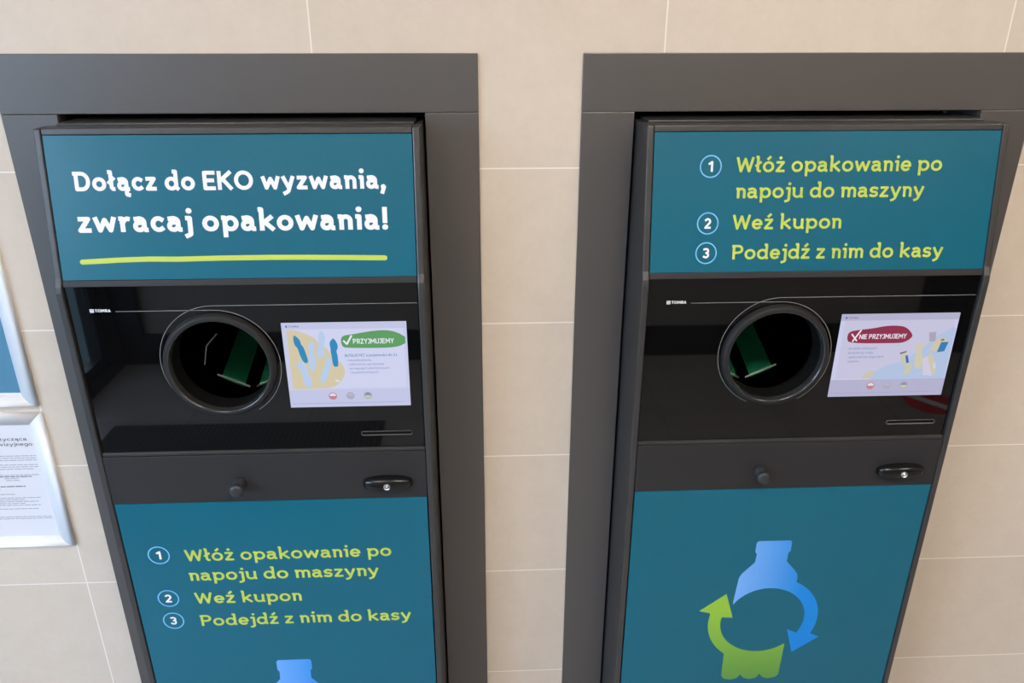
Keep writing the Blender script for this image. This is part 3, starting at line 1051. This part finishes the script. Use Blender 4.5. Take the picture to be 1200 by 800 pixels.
    kc = (-0.0545, -0.1465, z(-0.5580))
    b.lathe([(0.0, 0.0), (0.0128, 0.0), (0.0128, -0.003), (0.0120, -0.008), (0.0106, -0.012), (0.0094, -0.0155), (0.0092, -0.0175), (0.0105, -0.0185), (0.0124, -0.0195),
             (0.0130, -0.0215), (0.0130, -0.0245), (0.0120, -0.0275), (0.0090, -0.0292), (0.0045, -0.0300), (0.0, -0.0302)], kc, M['knob'], 32)
    b.build('knob', sp)
    # swing handle: rounded bar with an arched back, lock barrel low in the middle
    hx, hz = 0.2228, -0.5610
    vs, fs = [], []
    N, K = 25, 15
    for i in range(N):
        s_ = -1 + 2 * i / (N - 1)
        hw = 0.0465
        arch = 1 - s_ * s_
        endr = (1 - abs(s_) ** 8) ** 0.5
        top = 0.0085 + 0.0065 * arch * 1.0
        bot = -0.0110 - 0.0020 * arch
        top *= 0.55 + 0.45 * endr
        bot *= 0.55 + 0.45 * endr
        dep = (0.0125 + 0.006 * arch) * (0.35 + 0.65 * endr)
        for k in range(K):
            a = pi * k / (K - 1)
            cz_ = (top + bot) / 2
            rz = (top - bot) / 2
            sgn = lambda q: (1 if q > 0 else -1)
            cc, ss = cos(a), sin(a)
            e_ = 0.55
            vs.append((hx + s_ * hw, -0.1465 - dep * abs(ss) ** e_, z(hz + cz_ + rz * sgn(cc) * abs(cc) ** e_)))
    for i in range(N - 1):
        for k in range(K - 1):
            fs.append((i * K + k, i * K + k + 1, (i + 1) * K + k + 1, (i + 1) * K + k))
    fs.append(tuple(range(K))); fs.append(tuple((N - 1) * K + k for k in range(K)))
    b = MB(); b.add(vs, fs, M['handle'], True)
    lh = b.build('lock_handle', sp)
    b = MB()
    lc = (0.2225, -0.1650, z(-0.5610))
    b.lathe([(0.0062, 0.006), (0.0062, -0.0022), (0.0056, -0.0030), (0.0046, -0.0030), (0.0043, -0.0010)], lc, M['chrome'], 28)
    b.lathe([(0.0043, -0.0010), (0.0028, -0.0010)], lc, M['slot'], 28)
    b.lathe([(0.0028, -0.0010), (0.0027, -0.0024), (0.0, -0.0026)], lc, M['chrome'], 28)
    b.build('lock_cylinder', lh)
    # lower graphic panel
    b = MB(); b.box(-0.2945, 0.2945, -0.1455, -0.138, 0.16, z(-0.5985), M['teal'])
    lp = b.build('lower_panel', t)
    if kind == 'yes':
        k = 1.128
        steps(F_low, 0, 0, k, 0,
              [('Włóż opakowanie po', -0.7352), ('napoju do maszyny', -0.7830), ('Weź kupon', -0.8408), ('Podejdź z nim do kasy', -0.8985)],
              [(-0.2328, -0.7185), (-0.2322, -0.8251), (-0.2314, -0.8823)], 1.12, lp,
              [(-0.1830, 0.2193), (-0.1830, 0.1910), (-0.1800, 0.0325), (-0.1785, 0.2500)])
        emblem(F_low, -0.2725, lp)
    else:
        emblem(F_low, 0.0, lp)
    b = MB(); b.box(-0.2960, 0.2960, -0.140, 0.03, 0.02, 0.155, M['door_metal'])
    b.build('kick_plate', t, bevel=0.002)
    return t

mA = machine(CX[0], 'yes', 'bottle return machine with white header text and yellow underline, green banner on its screen')
mB = machine(CX[1], 'no', 'bottle return machine with numbered lime header text, dark red banner on its screen')

# ------------------------------------------------------------------ snap frames with posters, left of the machines
def snap_frame(x0, x1, z0, z1, label, art):
    t = thing('poster_frame', label, 'poster frame', ((x0 + x1) / 2, 0, z0 + ZF), 'silver snap frames')
    hw, H = (x1 - x0) / 2, z1 - z0
    fwid = 0.0265
    prof = [(0.0, 0.0), (0.0, -0.006), (0.002, -0.0098), (0.006, -0.0122), (0.011, -0.0130), (0.017, -0.0122), (0.022, -0.0098), (fwid, -0.0060), (fwid, 0.0)]
    corners = [(-hw, 0), (hw, 0), (hw, H), (-hw, H)]
    dirs = [(1, 1), (-1, 1), (-1, -1), (1, -1)]
    for i in range(4):                      # four mitred rails
        j = (i + 1) % 4
        vs = []
        for (cx_, cz_), (dx, dz) in ((corners[i], dirs[i]), (corners[j], dirs[j])):
            vs += [(cx_ + dx * a, y, cz_ + dz * a) for a, y in prof]
        n = len(prof)
        fs = [(k, k + 1, n + k + 1, n + k) for k in range(n - 1)] + [tuple(range(n)), tuple(range(n, 2 * n))]
        b = MB(); b.add(vs, fs, M['frame_alu'], False)
        o = b.build('rail', t)
        for p in o.data.polygons:
            p.use_smooth = len(p.vertices) == 4
    b = MB()
    i0 = fwid - 0.004
    b.box(-hw + i0, hw - i0, -0.0040, -0.0010, i0, H - i0, M['paper'])
    f = Flat(lambda u, v, l: (u, -0.0040 - l, v))
    art(f, hw, H)
    for face, mi in zip(f.mb.f, f.mb.mi):
        b.add([f.mb.v[i] for i in face], [tuple(range(len(face)))], f.mb.mats[mi])
    b.build('poster', t, recalc=False)
    return t

def art_blue(f, hw, H):
    q = fwid_ = 0.0265
    f.poly([(-hw + q, q + 0.004), (hw - q - 0.0005, q + 0.004), (hw - q - 0.0005, H - q), (-hw + q, H - q)], M['poster_blue'], 0.0002)

def art_notice(f, hw, H):
    f.text('Informacja dotycząca', -0.073, 0.0765, 0.2590, 0.0075, 0.95, M['ink'], 0.0003)
    f.text('monitoringu wizyjnego', -0.070, 0.0850, 0.2470, 0.0075, 0.95, M['ink'], 0.0003)
    import random
    rnd = random.Random(5)
    rows = [(0.2225, -0.088, 0.0855), (0.2175, -0.088, 0.0845), (0.2125, -0.088, 0.0855), (0.2015, -0.088, 0.0850), (0.1965, -0.088, 0.0845), (0.1915, -0.088, 0.0740),
            (0.1775, -0.088, 0.0830), (0.1735, -0.088, 0.0675), (0.1690, 0.010, 0.040), (0.1645, 0.012, 0.040), (0.1500, -0.088, 0.0480), (0.1350, -0.088, -0.018),
            (0.1310, -0.088, 0.022), (0.1265, -0.088, -0.020), (0.1220, -0.088, 0.072), (0.1175, -0.088, 0.040), (0.1130, -0.088, 0.066), (0.1085, -0.088, 0.040),
            (0.1040, -0.088, 0.068), (0.0950, -0.088, 0.062), (0.0905, -0.088, -0.022), (0.0750, -0.088, 0.0860), (0.0705, -0.088, 0.0860)]
    for i, (v, a, c) in enumerate(rows):     # lines of fine print, word by word
        x = a
        while x < c:
            wl = min(rnd.uniform(0.006, 0.016), c - x)
            h = 0.0019
            m = M['ink'] if i in (7, 10) else M['ink_grey']
            f.poly([(x, v), (x + wl, v), (x + wl, v + h), (x, v + h)], m, 0.0003)
            x += wl + 0.0016

FR = -0.5995
snap_frame(FR - 0.335, FR, -0.459, 0.000, 'silver framed blue poster on the tiles, the upper of two by the left machine', art_blue)
snap_frame(FR - 0.235, FR, -0.795, -0.473, 'silver framed white notice with black text, the lower of two by the left machine', art_notice)

# ------------------------------------------------------------------ floor things seen in the black glass
b = MB(); b.box(-0.67, 0.67, -0.45, 0.45, 0.0, 0.012, M['mat'])
tag(b.build('door_mat', bevel=0.004, loc=(-0.88, -1.90, 0)), 'black ribbed door mat on the grey tiled floor before the left machine', 'mat')
b = MB()
b.lathe([(0.0, 0.0), (0.135, 0.0), (0.135, 0.0008), (0.0, 0.0008)], (0, 0, 0), M['red'], 48, axis='z', smooth=False)
st = b.build('floor_sticker', loc=(2.66, -2.44, 0))
tag(st, 'round red sticker with a pale diagonal bar on the floor', 'sticker')
b = MB()
f = Flat(lambda u, v, l: (u * .616 - v * .788, u * .788 + v * .616, 0.0008 + l))
f.poly([(-0.13, -0.026), (0.13, -0.026), (0.13, 0.026), (-0.13, 0.026)], M['white'], 0.0003)
f.build('diagonal_bar', st)

# ------------------------------------------------------------------ ceiling lamps
for i, (x, y, pw) in enumerate(LAMPS):
    t = thing('ceiling_light', ['square ceiling panel light above the machines', 'square ceiling panel light nearest the glazing', 'square ceiling panel light nearest the dark door'][i], 'lamp', (x, y, HC), 'ceiling panel lights')
    b = MB()
    for s in (-1, 1):
        b.box(s * 0.31 - 0.01, s * 0.31 + 0.01, -0.32, 0.32, -0.05, 0, M['lampbody'])
        b.box(-0.30, 0.30, s * 0.31 - 0.01, s * 0.31 + 0.01, -0.05, 0, M['lampbody'])
    b.build('lamp_frame', t)
    b = MB(); b.box(-0.30, 0.30, -0.30, 0.30, -0.030, -0.001, mat('lit_diffuser', (0.8, 0.8, 0.8), 0.6, emit=LAMP_COLOR, es=pw / 1.13))
    b.build('diffuser', t)
